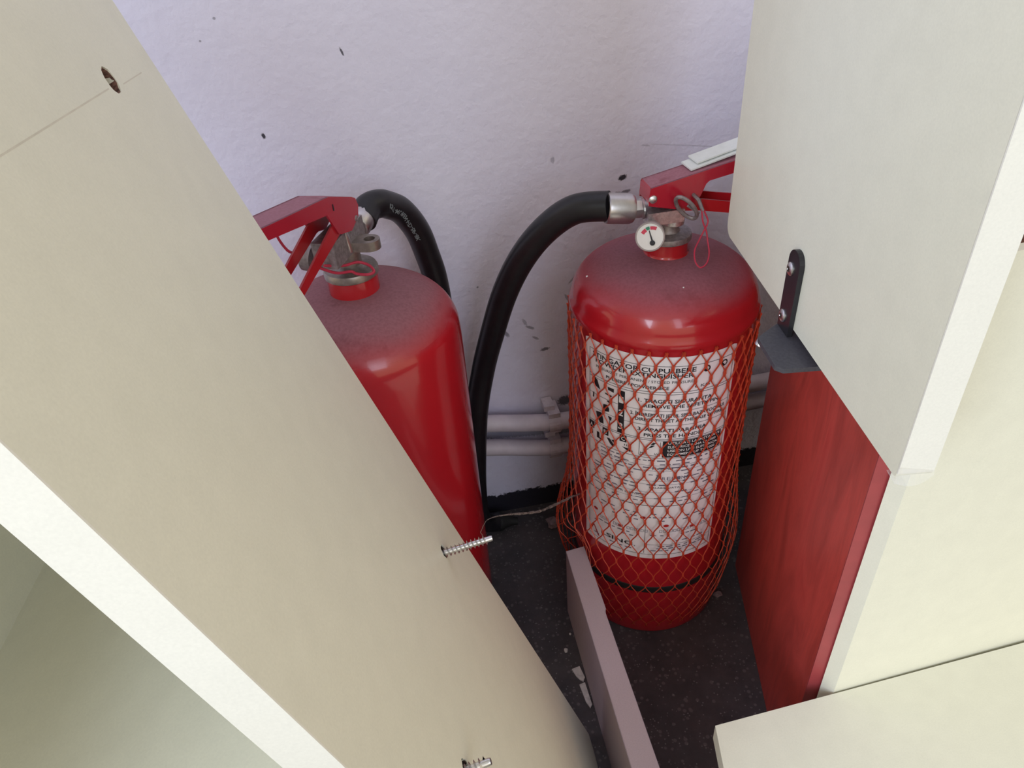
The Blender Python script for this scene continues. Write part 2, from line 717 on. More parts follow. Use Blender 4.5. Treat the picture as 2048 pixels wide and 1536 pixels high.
desk = thing('desk_panel', 'large cream side panel at the upper right with a black bracket near its lower edge', 'panel', ap(AL / 2, 0, .01))
bm = new_bm()
arc = []
rc = .0035
for i in range(5):
    a = PI * 1.5 - (PI / 2) * i / 4
    arc.append((rc + rc * math.cos(a), rc + rc * math.sin(a)))
rb = .009
arb = []
for i in range(6):
    a = -PI / 2 + (PI / 2) * i / 5
    arb.append((AL - rb + rb * math.cos(a), rb + rb * math.sin(a)))
out2 = arb + [(AL, .42), (.0009, .42)] + [(max(x, .0009), z) for x, z in arc[::-1]]
prism(bm, [ap(x, z) for x, z in out2], AR * ATH)
finish('board', bm, M_cream, desk)
bm = new_bm()
box(bm, ap(0, .003), AU * .0010, AR * ATH, V((0, 0, .417)))
bevel(bm, .0004, 1)
finish('edge_band', bm, M_edge, desk)
# clear film lifting at the front lower corner
bm = new_bm()
ring = []
for i in range(9):
    t = i / 8
    ring.append([ap(-.0012 - .0015 * math.sin(PI * t), -.0016 - .0022 * math.sin(PI * t * .9) + .004 * t * t, -.0012 + (ATH + .001) * t),
                 ap(-.0007, .008 - .004 * t, -.0009 + (ATH + .0006) * t)])
vs = [[bm.verts.new(p) for p in r] for r in ring]
for a, b in zip(vs, vs[1:]):
    bm.faces.new((a[0], a[1], b[1], b[0]))
v2 = [[bm.verts.new(p) for p in (ap(.007, -.0006 + .0003 * i, -.0012 + .0028 * i), ap(-.0012 - .0008 * i, -.0016 - .0006 * i, -.0012 + .0028 * i))] for i in range(3)]
for a, b in zip(v2, v2[1:]):
    bm.faces.new((a[0], a[1], b[1], b[0]))
bmesh.ops.solidify(bm, geom=bm.faces[:], thickness=.0003)
finish('edge_film', bm, M_film, desk, True)['label'] = 'clear plastic film lifting at the front corner'
# fixing batten behind the panel, standing on the red board
bm = new_bm()
box(bm, ap(.055, 0.0, ATH - .0005), AU * .08, AR * .040, V((0, 0, .03)))
finish('batten', bm, M_cream, desk)
# bracket
bm = new_bm()
bu, bz0, bz1, bw = .143, -.0055, .050, .0085
pts = [(bu - bw, bz0), (bu - bw, bz1 - bw)]
for i in range(1, 10):
    a = PI - PI * i / 10
    pts.append((bu + bw * math.cos(a), bz1 - bw + bw * math.sin(a)))
pts += [(bu + bw, bz1 - bw), (bu + bw, bz0)]
prism(bm, [ap(u, z, 0) for u, z in pts], -AR * .0032)
bevel(bm, .0004, 1)
br = finish('bracket', bm, M_blkmetal, desk)
br['label'] = 'black steel angle bracket with a rounded top'
bm = new_bm()
fz = -.0058
fp = [(.1225, .0015), (.1015, .0015), (.1015, -.0165), (.1055, -.0205), (.1360, -.0205), (.1405, -.0165), (.1425, .0015)]
fp = [(.1015, .012), (.102, -.0165), (.106, -.0205), (.137, -.0205), (.1415, -.016), (.1515, -.0032), (.1515, .012)]
prism(bm, [ap(u, fz, r) for u, r in fp], V((0, 0, -.0032)))
bevel(bm, .0008, 2)
finish('bracket_foot', bm, m_plain('dusty_black_steel', (.060, .058, .072), .55, var=.2, scale=500, bump=.06), br, True)
for (u, z) in ((.1462, .0365), (.1455, .0040)):
    bm = new_bm()
    lathe(bm, [(.0043, 0), (.0043, .0005), (.0034, .0013), (.0018, .0016), (.0014, .0006), (0, .0006)], ap(u, z, -.0032), 20, -AR)
    s_ = finish('bracket_screw', bm, M_zinc, br, True)
    bm = new_bm()
    for a in (0, PI / 2):
        q = AU * math.cos(a + .5) + V((0, 0, 1)) * math.sin(a + .5)
        p_ = AU * -math.sin(a + .5) + V((0, 0, 1)) * math.cos(a + .5)
        box(bm, ap(u, z, -.0032) - AR * .0009 - q * .0020 - p_ * .0004, q * .0040, p_ * .0008, -AR * .0008)
    finish('screw_recess', bm, M_darkhole, br)
bm = new_bm()
lathe(bm, [(.0030, 0), (.0034, .0008), (.0034, .0045), (.0022, .0052), (0, .0052)], ap(.1405, fz - .004, -.0155), 14, V((-.5, -.1, -.9)))
finish('foot_screw', bm, M_zinc, br, True)

# cherry board standing behind
RB, RF = V((.107, -.013, 0)), V((.0446, -.2435, 0))
RU = (RF - RB).normalized()
RR = V((-RU.y, RU.x, 0))
if RR.x < 0:
    RR = -RR
red = thing('cherry_board', 'cherry red wooden board standing upright beside the netted extinguisher', 'board', (RB + RF) / 2)
RL = (RF - RB).length
bm = new_bm()
box(bm, RB, RU * (RL - .0012), RR * .016, V((0, 0, .4412)))
bevel(bm, .0005, 1)
finish('board', bm, M_cherry, red)
bm = new_bm()
box(bm, RB + RU * (RL - .0012), RU * .0012, RR * .016, V((0, 0, .4412)))
bevel(bm, .0004, 1)
finish('edge_band', bm, M_cherryedge, red)

# cream front panel in front of the cherry board
bm = new_bm()
FLx = [(.0578, -.2570), (.62, -.2336), (.62, -.2236), (.0640, -.2505), (.0529, -.2476)]
ft = thing('front_panel', 'cream front panel standing upright at the right edge, behind the low cream top', 'panel', (.33, -.24, 0))
prism(bm, [V((x, y, 0)) for x, y in FLx], V((0, 0, .524)))
bevel(bm, .0008, 2)
finish('board', bm, M_cream, ft)
# brown cabinet seen above its top edge; hidden depth added to block side light
bm = new_bm()
box(bm, (.137, -.160, 0), (.115, -.055, 0), (.118, .246, 0), (0, 0, .60))
bevel(bm, .002, 2)
o = finish('brown_shading_cabinet', bm, m_plain('reddish_brown_laminate', (.30, .15, .11), .8, var=.08, scale=60), None)
tag(settle(o, (.26, -.04, 0)), 'reddish brown cabinet just showing above the cream front panel at the right edge, hidden depth added to block light', 'cabinet')

# low cream cabinet in the lower right corner
low = thing('low_cabinet', 'low cream cabinet in the lower right corner, its square corner over the dark floor', 'cabinet', (.25, -.42, 0))
LT = .150
q0, q1 = V((-.0420, -.2621, 0)), V((.62, -.2390, 0))
dq = V((-.0071, -.0313, 0)).normalized() * .34
bm = new_bm()
prism(bm, [q0 + V((0, 0, LT)), q1 + V((0, 0, LT)), q1 + dq + V((0, 0, LT)), q0 + dq + V((0, 0, LT))], V((0, 0, -.018)))
bevel(bm, .0010, 2)
finish('top', bm, M_cream, low)
un = (q1 - q0).normalized()
dn = dq.normalized()
bm = new_bm()
box(bm, q0 + un * .10 + dn * .03, un * .016, dn * .26, V((0, 0, LT - .018)))
finish('side_panel', bm, M_cream, low)
bm = new_bm()
box(bm, q0 + un * .55 + dn * .03, un * .016, dn * .26, V((0, 0, LT - .018)))
finish('side_panel', bm, M_cream, low)
bm = new_bm()
box(bm, q0 + un * .116 + dn * .04, un * .434, dn * .016, V((0, 0, LT - .018)))
finish('back_panel', bm, M_cream, low)

# narrow grey board on its edge
bm = new_bm()
GB = [(-.0990, -.0280), (-.0790, -.0260), (-.0795, -.1055), (-.0812, -.1085), (-.0828, -.345), (-.1062, -.345)]
prism(bm, [V((x, y, 0)) for x, y in GB], V((0, 0, .0995)))
bevel(bm, .0007, 2)
gb = thing('grey_board', 'narrow grey lilac board standing on its long edge on the dark floor', 'board', (-.09, -.19, 0))
finish('board', bm, M_greyboard, gb)
bm = new_bm()
prism(bm, [V((x, y, .0995)) for x, y in [(-.0986, -.0285), (-.0795, -.0266), (-.0799, -.1055), (-.0816, -.1085), (-.0833, -.3445), (-.1056, -.3445)]], V((0, 0, .0006)))
finish('top_edge', bm, M_greyedge, gb)

# ------------------------------------------------------------------ pipes along the wall
PY = .1185
PIPES = (([(-1.9, .190), (-.9, .190), (-.40, .188), (-.26, .184), (-.155, .1672), (-.075, .1525), (.0, .1525), (.17, .1580), (.6, .160), (2.3, .165)], .0100,
          'upper lilac painted pipe along the foot of the wall'),
         ([(-1.9, .155), (-.9, .155), (-.40, .152), (-.26, .147), (-.155, .1310), (-.075, .1140), (.0, .1170), (.17, .1300), (.6, .131), (2.3, .134)], .0098,
          'lower lilac painted pipe along the foot of the wall'))
for pth, r, lab in PIPES:
    t = thing('heating_pipe', lab, 'pipe', (0, PY, pth[6][1]), 'painted pipes along the wall')
    bm = new_bm()
    tube(bm, spline([(x, PY, z) for x, z in pth], 8), r, 20)
    finish('pipe_run', bm, M_pipe, t, True)
    for cx_, z in ((-.0745, pth[5][1]), (.60, pth[8][1])):
        bm = new_bm()
        # saddle clip: strap round the front of the pipe with a foot above and a lip below
        ro, ri = r + .0016, r + .0001
        arc_o = [(PY - ro * math.cos(-PI * .5 + PI * k / 10), z + ro * math.sin(-PI * .5 + PI * k / 10)) for k in range(11)]
        arc_i = [(PY - ri * math.cos(-PI * .5 + PI * k / 10), z + ri * math.sin(-PI * .5 + PI * k / 10)) for k in range(10, -1, -1)]
        loop = [(WALL_Y - .001, z - ro)] + arc_o + [(WALL_Y - .001, z + ro), (WALL_Y - .001, z + ri)] + arc_i + [(WALL_Y - .001, z - ri)]
        prism(bm, [V((cx_ - .0075, y, zz)) for y, zz in loop], V((.0145, 0, 0)))
        box(bm, (cx_ - .0070, PY - .006, z + ro - .002), (.0135, 0, 0), (0, WALL_Y - PY + .005, 0), (0, 0, .0062))
        box(bm, (cx_ - .0105, PY + .002, z + ro + .003), (.0120, 0, 0), (0, WALL_Y - PY - .003, 0), (0, 0, .0070))
        box(bm, (cx_ - .0070, PY - .004, z - ro - .0022), (.0140, 0, 0), (0, WALL_Y - PY + .003, 0), (0, 0, .0026))
        finish('pipe_clip', bm, M_clip, t)

# ------------------------------------------------------------------ extinguisher parts


def ext_body(root, c, bead, dome_h=.041):
    cx_, cy_ = c
    R = .08
    prof = [(0, .010), (.060, .006), (.070, .0035), (.0775, .001), (.079, .004), (.079, .012), (.0798, .016), (R, .020), (R, .30)]
    if bead:
        prof += [(R, .3660), (R + .0009, .3685), (R + .0016, .3715), (R + .0009, .3745), (R - .0004, .3765)]
    else:
        prof += [(R, .366), (R - .0002, .372), (R - .0006, .377)]
    zb = prof[-1][1]
    for i in range(1, 15):
        a = (PI / 2) * i / 15
        prof.append(((prof[-1][0]) if False else .0175 + (R - .0006 - .0175) * math.cos(a) ** .92, zb + dome_h * math.sin(a)))
    prof.append((.0165, zb + dome_h + .0005))
    bm = new_bm()
    lathe(bm, prof, (cx_, cy_, 0), 96, cap=False)
    return finish('cylinder', bm, M_red_right if bead else M_red, root, True), zb + dome_h


def frame_of(c, az, vis):
    h = V((math.cos(math.radians(az)), math.sin(math.radians(az)), 0))
    wv = V((h.y, -h.x, 0)) * vis
    return lambda l, t, z: V((c[0], c[1], 0)) + h * l + wv * t + V((0, 0, z)), h, wv


def channel(bm, F, face, top, hw, th=.0016):
    """Pressed steel lever: two side cheeks with outline face (l,z) and a web along polyline top (l,z)."""
    _, h, wv = F[0], F[1], F[2]
    f = F[0]
    for sgn in (1, -1):
        prism(bm, [f(l, sgn * hw, z) for l, z in face], wv * (-sgn * th))
    lo = [(l, z - th) for l, z in top]
    prism(bm, [f(l, -hw + .0003, z) for l, z in top + lo[::-1]], wv * (2 * hw - .0006))


def hose(root, pts, r, name='hose'):
    bm = new_bm()
    path = spline(pts, 10)
    tube(bm, path, r, 20)
    return finish(name, bm, M_black, root, True), path


def hexnut(bm, c, ax, r, length):
    lathe(bm, [(r * .9, 0), (r, .0008), (r, length - .0008), (r * .9, length)], c, 6, ax)


# ============================ right extinguisher
CR = (0., 0.)
ER = thing('fire_extinguisher', 'right red fire extinguisher with a printed label and pressure gauge, wrapped in orange net', 'fire extinguisher',
           (0, 0, 0))
body, ztop = ext_body(ER, CR, True, .0385)
body['label'] = 'red cylinder with a grey dusty top'
for sp, sr in (((-.067, .003, .4000), .0011), ((-.005, -.053, .4090), .0007)):
    bm = new_bm()
    bmesh.ops.create_icosphere(bm, subdivisions=1, radius=sr)
    bmesh.ops.translate(bm, verts=bm.verts[:], vec=V(sp))
    finish('paint_speck', bm, M_white, body, True)
F = frame_of(CR, 0, 1)
f = F[0]
bm = new_bm()
lathe(bm, [(.0235, .4085), (.0228, .4120), (.0200, .4140), (.0182, .4160), (.0178, .4175), (.0178, .4265), (.0165, .4275)], (0, 0, 0), 40)
finish('neck', bm, M_redc, ER, True)
bm = new_bm()
lathe(bm, [(.0185, .4270), (.0200, .4278), (.0203, .4300), (.0196, .4322), (.0150, .4332), (.0105, .4340), (.0088, .4365), (.0085, .4430), (.0100, .4445), (.0100, .4470), (.006, .448)], (0, 0, 0), 40)
vb = finish('valve_base', bm, M_dullmetal, ER, True)
bm = new_bm()
box(bm, V((-.0215, -.0130, .4450)), V((.030, 0, 0)), V((0, .024, 0)), V((0, 0, .0105)))
bevel(bm, .0022, 2)
lathe(bm, [(.0082, 0), (.0094, .001), (.0094, .0050), (.0082, .0058)], (.003, -.003, .4400), 24)
lathe(bm, [(.0060, 0), (.0060, .010)], (-.022, 0, .4545), 20, V((-1, 0, 0)))
finish('valve_block', bm, m_plain('worn_bright_valve_metal', (.66, .63, .64), .36, .9, var=.22, scale=420, bump=.2), ER, True)
bm = new_bm()
hexnut(bm, (-.0235, 0, .4555), V((-1, 0, .03)), .0078, .0075)
lathe(bm, [(.0066, 0), (.0085, .0008), (.0085, .0022), (.0066, .003)], (-.0215, 0, .4552), 20, V((-1, 0, .03)))
nut = finish('hose_nut', bm, M_zinc, ER, False)
HR = [(-.0495, 0, .4612), (-.0738, .0142, .4560), (-.0947, .0283, .4365), (-.1138, .0425, .4059), (-.1294, .0567, .3662),
      (-.1424, .0708, .3167), (-.1540, .0840, .2648), (-.1655, .0860, .2082), (-.1735, .0880, .1306), (-.1760, .0930, .070),
      (-.1730, .1010, .034), (-.1640, .1080, .0185), (-.1500, .1120, .0128)]
hz, path = hose(ER, HR, .0120)
hz['label'] = 'black rubber hose arching over to the left'
bm = new_bm()
lathe(bm, [(.0122, 0), (.0122, .004), (.0085, .009), (.0055, .018), (.0048, .024), (.0030, .024)], (-.1515, .1118, .0130), 20, V((.96, -.12, -.10)))
finish('nozzle', bm, M_blackdark, hz, True)
bm = new_bm()
lathe(bm, [(.0085, 0), (.0112, .0010), (.0122, .0035), (.0122, .0205), (.0118, .0225), (.0108, .0232), (.0090, .0225)], (-.0300, 0, .4562), 32, V((-1, 0, .16)))
finish('ferrule', bm, M_steel, hz, True)
# squeeze lever
face = [(-.0213, .4616), (-.0206, .4740), (-.0196, .4757), (-.0028, .4790), (.0453, .4887), (.105, .5005), (.105, .4905), (.0465, .4791), (.0275, .4757),
        (.0250, .4735), (.0209, .4639), (.0163, .4585), (.0008, .4560), (-.018, .4606)]
bm = new_bm()
channel(bm, F, face, [(-.0213, .4650), (-.0206, .4740), (-.0196, .4757), (-.0028, .4790), (.0453, .4887), (.105, .5005)], .0115)
bevel(bm, .0006, 2)
lv = finish('squeeze_lever', bm, M_red2, ER, True)
bm = new_bm()
lathe(bm, [(.0034, 0), (.0032, .0010), (.0020, .0020), (0, .0023)], f(-.0180, .0113, .4668), 18, F[2])
finish('rivet', bm, M_zinc, lv, True)
bm = new_bm()
for k_, (l0, l1, dz, a, b) in enumerate(((.014, .062, .0008, -.0100, .0060), (.020, .066, .0034, -.0112, .0030))):
    z0 = .4790 + (l0 + .0028) * .2017 + dz
    z1 = .4790 + (l1 + .0028) * .2017 + dz + .002
    prism(bm, [f(l0, b, z0), f(l1, b, z1), f(l1, a, z1 + .001), f(l0 - .002, a, z0 + .001)], V((0, 0, .0012)))
bevel(bm, .0004, 1)
finish('plastic_tag', bm, M_tag, lv, True)['label'] = 'folded white plastic strip lying on the lever'
bm = new_bm()
t0, t1 = [(.006, .4640), (.0211, .4614), (.0446, .4560), (.105, .4440)], [(.006, .4535), (.022, .4515), (.0458, .4462), (.105, .4340)]
for sgn in (1, -1):
    prism(bm, [f(l, sgn * .0105, z) for l, z in t0 + t1[::-1]], F[2] * (-sgn * .0015))
lo = [(l, z + .0015) for l, z in t1]
prism(bm, [f(l, -.0102, z) for l, z in lo + t1[::-1]], F[2] * .0204)
bevel(bm, .0005, 1)
finish('carry_handle', bm, M_redc, ER, True)
# safety pin with split ring
bm = new_bm()
ctr = V((.0065, -.0195, .4595))
e1 = V((.60, .10, -.79)).normalized()
e2 = V((.55, -.62, .35)).normalized()
e2 = (e2 - e1 * e2.dot(e1)).normalized()
tube(bm, [ctr + e1 * .0130 * math.cos(2 * PI * i / 40) + e2 * .0062 * math.sin(2 * PI * i / 40) for i in range(40)], .0016, 8, True)
tube(bm, [V((.0062, -.0225, .4625)), V((.0165, -.0215, .4545))], .0010, 8)
tube(bm, [V((.0150, .012, .4655)), V((.0150, -.012, .4660)), V((.0168, -.0180, .4640)), V((.0195, -.0215, .4560))], .0015, 8)
finish('safety_pin', bm, M_dullmetal, ER, True)['label'] = 'bent wire safety pin and ring'
bm = new_bm()
sl = [(.0185, -.0215, .4580), (.0195, -.0235, .4480), (.0225, -.0250, .4400), (.0235, -.0275, .4320), (.0230, -.0330, .4250), (.0190, -.0390, .4195),
      (.0130, -.0410, .4175), (.0100, -.0370, .4215), (.0115, -.0310, .4280), (.0165, -.0260, .4330), (.0205, -.0245, .4400), (.0238, -.0235, .4470), (.0215, -.0220, .4540), (.0190, -.0212, .4585)]
tube(bm, spline(sl, 6), .00065, 6)
finish('seal_loop', bm, M_seal, ER, True)['label'] = 'thin red plastic seal loop'
# gauge
gdir = (CAM_POS + V((-.03, 0, -.10)) - V((-.028, -.036, .447))).normalized()
gc = V((-.0285, -.0365, .4480))
bm = new_bm()
lathe(bm, [(.0080, -.024), (.0088, -.020), (.0104, -.013), (.0112, -.002), (.0114, 0), (.0110, .0008), (.0103, .0008), (.0100, .0000)], gc, 36, gdir)
gau = finish('pressure_gauge', bm, M_gaugebody, ER, True)
gau['label'] = 'round pressure gauge with red and green marks'
gx = CX - gdir * CX.dot(gdir)
gx.normalize()
gy = -CD - gdir * (-CD).dot(gdir)
gy = (gy - gx * gy.dot(gx)).normalized()


def gp(x, y, d=.0):
    return gc + gx * x + gy * y + gdir * (.0002 + d)


bm = new_bm()
vs = [bm.verts.new(gp(.0101 * math.cos(2 * PI * i / 36), .0101 * math.sin(2 * PI * i / 36))) for i in range(36)]
bm.faces.new(vs)
finish('dial', bm, M_dial, gau)


def sector(name, a0, a1, r0, r1, mat, c=(.0018, -.0018)):
    bm = new_bm()
    ins, outs = [], []
    for i in range(7):
        a = math.radians(a0 + (a1 - a0) * i / 6)
        ins.append(bm.verts.new(gp(c[0] + r0 * math.cos(a), c[1] + r0 * math.sin(a), .0002)))
        outs.append(bm.verts.new(gp(c[0] + r1 * math.cos(a), c[1] + r1 * math.sin(a), .0002)))
    for i in range(6):
        bm.faces.new((ins[i], ins[i + 1], outs[i + 1], outs[i]))
    finish(name, bm, mat, gau)


sector('red_mark', 152, 126, .0072, .0100, M_dialred)
sector('green_mark', 124, 106, .0078, .0102, M_green)
sector('red_mark', 103, 72, .0074, .0100, M_dialred)
bm = new_bm()
prism(bm, [gp(.0018 - .0005, -.0040 + .001, .0004), gp(.0018 + .0007, -.0036 + .001, .0004), gp(-.0006, .0050, .0004), gp(-.0012, .0049, .0004)], gdir * .0003)
lathe(bm, [(.0020, 0), (.0020, .0007), (0, .0009)], gp(.0022, -.0044, .0003), 16, gdir)
finish('needle', bm, M_ink, gau)

# band and base joint
bm = new_bm()
lathe(bm, [(.0796, .0695), (.0808, .0702), (.0812, .0740), (.0808, .0778), (.0796, .0785)], (0, 0, 0), 80, cap=False)
finish('rubber_band', bm, M_blackdark, ER, True)['label'] = 'black band round the foot'

# ---- printed label, wrapped on the cylinder; a = degrees from the front towards the right, z = height
RL_ = .0803


def cyl(a, z, r=RL_):
    t = math.radians(a)
    return V((r * math.sin(t), -r * math.cos(t), z))


AL0, AL1, ZL0, ZL1 = -71.5, 27.5, .1225, .3620


def patch(bm, a0, a1, z0, z1, r):
    n = max(1, int(abs(a1 - a0) / 3))
    col_ = []
    for i in range(n + 1):
        a = a0 + (a1 - a0) * i / n
        col_.append((bm.verts.new(cyl(a, z0, r)), bm.verts.new(cyl(a, z1, r))))
    for p, q in zip(col_, col_[1:]):
        bm.faces.new((p[0], q[0], q[1], p[1]))


bm = new_bm()
nA, nZ = 40, 24
grid = []
for i in range(nA + 1):
    row = []
    for j in range(nZ + 1):
        a = AL0 + (AL1 - AL0) * i / nA
        z = ZL0 + (ZL1 - ZL0) * j / nZ
        if i == 0 or i == nA:
            z = min(max(z, ZL0 + .002), ZL1 - .0015)
        wr = .00012 * noise.noise(V((a * .3, z * 60, 0)))
        row.append(bm.verts.new(cyl(a, z, RL_ + abs(wr))))
    grid.append(row)
for i in range(nA):
    for j in range(nZ):
        bm.faces.new((grid[i][j], grid[i + 1][j], grid[i + 1][j + 1], grid[i][j + 1]))
lab = finish('label', bm, M_paper, ER, True)
lab['label'] = 'white printed instruction label'
RI = RL_ + .00030
ink, inkw, inkr, inkg = new_bm(), new_bm(), new_bm(), new_bm()


def write(bm, txt, a0, a1, z, cap, bold=False, r=RI):
    w_ = math.radians(a1 - a0) * RL_
    t = text_bm(txt, cap, bold, w_)
    append(bm, t, lambda x, y: cyl(a0 + math.degrees(x / RL_), z + y, r))


def shape(bm, pts, r=RI):
    vs = [bm.verts.new(cyl(a, z, r)) for a, z in pts]
    bm.faces.new(vs)


def hline(a0, a1, z, th=.0004, bm=None):
    patch(ink if bm is None else bm, a0, a1, z - th / 2, z + th / 2, RI)


def vline(a, z0, z1, th=.0004):
    d = math.degrees(th / 2 / RL_)
    patch(ink, a - d, a + d, z0, z1, RI)


FA0, FA1 = -67.2, 25.2
hline(FA0, FA1, .3530)
vline(FA0, .1290, .3530)
vline(FA1, .1290, .3530)
hline(FA0, FA1, .1285)
write(ink, 'STINGATOR CU PULBERE', -64.5, -.1, .3467, .0044, True)
write(ink, 'POWDER EXTINGUISHER', -62.0, -1.2, .3416, .0042, True)
write(ink, 'PRESURIZAT PERMANENT / STORED PRESSURE', -61.5, -1.3, .3362, .0026)
write(ink, 'PULBERE / POWDER BCE', -53.8, -15.0, .3300, .0030, True)
write(ink, '6 KG', 0, 9.5, .3300, .0028)
for (a, z) in ((6.5, .3475), (18.5, .3475)):
    for i in range(14):
        t0_, t1_ = 2 * PI * i / 14, 2 * PI * (i + 1) / 14
        k0, k1 = .62, 1.0
        shape(ink, [(a + 2.3 * k1 * math.cos(t0_), z + .0031 * k1 * math.sin(t0_)), (a + 2.3 * k1 * math.cos(t1_), z + .0031 * k1 * math.sin(t1_)),
                    (a + 2.3 * k0 * math.cos(t1_), z + .0031 * k0 * math.sin(t1_)), (a + 2.3 * k0 * math.cos(t0_), z + .0031 * k0 * math.sin(t0_))])
    shape(ink, [(a - 2.2, z - .001), (a - .6, z - .0032), (a + .4, z - .0020), (a - 1.2, z + .0004)])
hline(FA0, FA1, .3272)
hline(FA0, FA1, .3248)
# black column with the step numbers
patch(ink, -45.0, -40.7, .2765, .3225, RI)
for n_, z in (('1', .3100), ('2', .2960), ('3', .2815)):
    write(inkw, n_, -44.3, -41.4, z, .0066, True, RI + .0003)
hline(FA0, FA1, .3075, .0003)
hline(FA0, FA1, .2920, .0003)
hline(FA0, FA1, .2770)
hline(FA0, FA1, .2752)
write(ink, '1. TRAGETI SIGURANTA', -32.5, 12.0, .3160, .0036, True)
write(ink, 'REMOVE THE SAFETY PIN', -29.0, 17.0, .3106, .0034, True)
write(ink, '2. ÎNDREPTATI JETUL SPRE BAZA FOCULUI', -37.0, 22.5, .3010, .0034, True)
write(ink, 'DIRECT THE JET AT THE BASE OF FIRE', -33.8, 21.5, .2957, .0032, True)
write(ink, '3. APASATI PARGHIA', -32.0, 10.5, .2850, .0036, True)
write(ink, 'PRESS THE HANDLE', -28.0, 9.5, .2790, .0034, True)
# pictograms beside the steps
shape(ink, [(-65.5, .3175), (-58.0, .3145), (-60.5, .3235), (-63.5, .3250)])
shape(ink, [(-52.5, .3215), (-48.0, .3215), (-48.0, .3175), (-52.0, .3185)])
shape(ink, [(-54.5, .3142), (-49.0, .3135), (-50.0, .3120), (-54.0, .3128)])
shape(ink, [(-64.0, .3085), (-63.0, .3085), (-63.4, .3025), (-64.4, .3030)])
shape(ink, [(-55.5, .3010), (-52.5, .3020), (-51.0, .2985), (-51.2, .2950), (-54.0, .2940), (-55.5, .2965)])
shape(ink, [(-52.0, .3070), (-49.0, .3052), (-50.5, .3045), (-53.0, .3060)])
shape(ink, [(-61.5, .2890), (-57.0, .2905), (-55.5, .2850), (-55.0, .2790), (-58.0, .2785), (-60.5, .2840)])
shape(ink, [(-52.0, .2905), (-49.0, .2900), (-49.5, .2865), (-50.5, .2860)])
vline(-50.5, .2770, .2860, .0005)
# fire classes
for ch, a in (('A', -65.3), ('B', -53.6), ('C', -41.0)):
    patch(ink, a - 2.2, a + 2.4, .2675, .2748, RI)
    write(inkw, ch, a - 1.1, a + 1.4, .2692, .0042, True, RI + .0003)
shape(ink, [(-66.5, .2655), (-64.5, .2660), (-64.0, .2610), (-66.0, .2600)])
shape(ink, [(-60.5, .2665), (-58.5, .2665), (-58.3, .2610), (-55.5, .2605), (-55.5, .2590), (-60.5, .2595)])
shape(ink, [(-52.5, .2655), (-50.0, .2655), (-46.5, .2590), (-47.5, .2570), (-50.0, .2600)])
shape(ink, [(-49.0, .2650), (-47.0, .2655), (-47.5, .2625)])
shape(ink, [(-41.5, .2618), (-36.5, .2612), (-34.0, .2592), (-36.5, .2580), (-39.5, .2600)])
for i in range(3):
    shape(ink, [(-40.0 + i * 1.3, .2655), (-39.5 + i * 1.3, .2655), (-39.6 + i * 1.3, .2635), (-40.0 + i * 1.3, .2635)])
# voltage box
for a in (-30.4, -17.5):
    vline(a, .2575, .2735)
hline(-30.4, -17.5, .2575)
shape(ink, [(-22.0, .2728), (-23.5, .2700), (-21.8, .2698), (-20.2, .2722)])
shape(ink, [(-23.0, .2692), (-24.8, .2660), (-22.9, .2668), (-20.8, .2694)])
shape(ink, [(-24.0, .2658), (-26.0, .2635), (-25.2, .2655)])
write(ink, 'Max', -29.6, -26.0, .2585, .0024)
write(ink, 'kV', -20.8, -18.2, .2585, .0024)
patch(ink, -16.2, 23.0, .2560, .2745, RI)
for i, t_ in enumerate(('UTILIZATI LA INSTALATII', 'ELECTRICE PANA LA 1000 V', 'USE ON LIVE ELECTRICAL', 'EQUIPMENT UP TO 1000 V')):
    write(inkw, t_, -13.0, 21.5, .2712 - i * .0043, .0026, True, RI + .0003)
hline(FA0, FA1, .2550)
# rows of small print, too small to read in the photograph
rnd = random.Random(11)
for j in range(13):
    z = .2510 - j * .0042
    a = -64.5 + rnd.uniform(0, 3)
    if j in (3, 4, 7):
        a = -52.
    while a < 22:
        wd = rnd.uniform(2.0, 6.5)
        if rnd.random() < (.82 if j < 3 else .5):
            patch(inkg, a, min(a + wd, 23.5), z, z + rnd.uniform(.0008, .0014), RI)
        a += wd + rnd.uniform(.8, 2.2)
for z in (.2458, .2395, .2270, .2228, .2128, .2050):
    hline(-60, 23.5, z, .00025, inkg)
write(ink, 'VERIFICAT', -22, -8, .2410, .0022)
write(ink, 'VALABIL DATA', -23.0, -3.0, .2180, .0020)
write(ink, 'PRODUS SI STOCAT', -51.0, -24.0, .2075, .0020)
hline(FA0 - 2, FA1, .1955, .0007)
# lower block: filling table, red dots, name
for a, z in ((-60.8, .168), (-25.4, .179), (-40.6, .161), (-9.7, .169), (8.9, .163)):
    shape(inkr, [(a + 1.9 * math.cos(2 * PI * i / 12), z + .0018 * math.sin(2 * PI * i / 12)) for i in range(12)])
for (z, a0_, a1_, dens) in ((.184, -62, 22, .4), (.1795, -58, 20, .5), (.175, -62, 23, .5), (.1555, -58, -26, .7), (.1515, -62, -24, .5),
                            (.155, -20, 22, .6), (.1505, -21, 22, .4), (.146, -20, 23, .6), (.1395, -20, 22, .8), (.1365, -20, 20, .7), (.1335, -62, 22, .7)):
    a = a0_
    while a < a1_:
        wd = rnd.uniform(2, 5)
        if rnd.random() < dens:
            patch(inkg, a, min(a + wd, a1_), z, z + .0012, RI)
        a += wd + rnd.uniform(1, 3)
for a in (-57, -46, -36, -29, -14, -7, 1, 14):
    z = .1595 if a < -25 else .1600
    for q in (0, 2.6, 5.2):
        for (p0, p1, z0, z1) in ((0, 2.0, 0, .0004), (0, 2.0, .0030, .0034), (0, .3, 0, .0034), (1.7, 2.0, 0, .0034)):
            patch(inkg, a + q + p0, a + q + p1, z + z0, z + z1, RI)
vline(-23.4, .1300, .1720)
hline(-23.4, FA1, .1425, .0003)
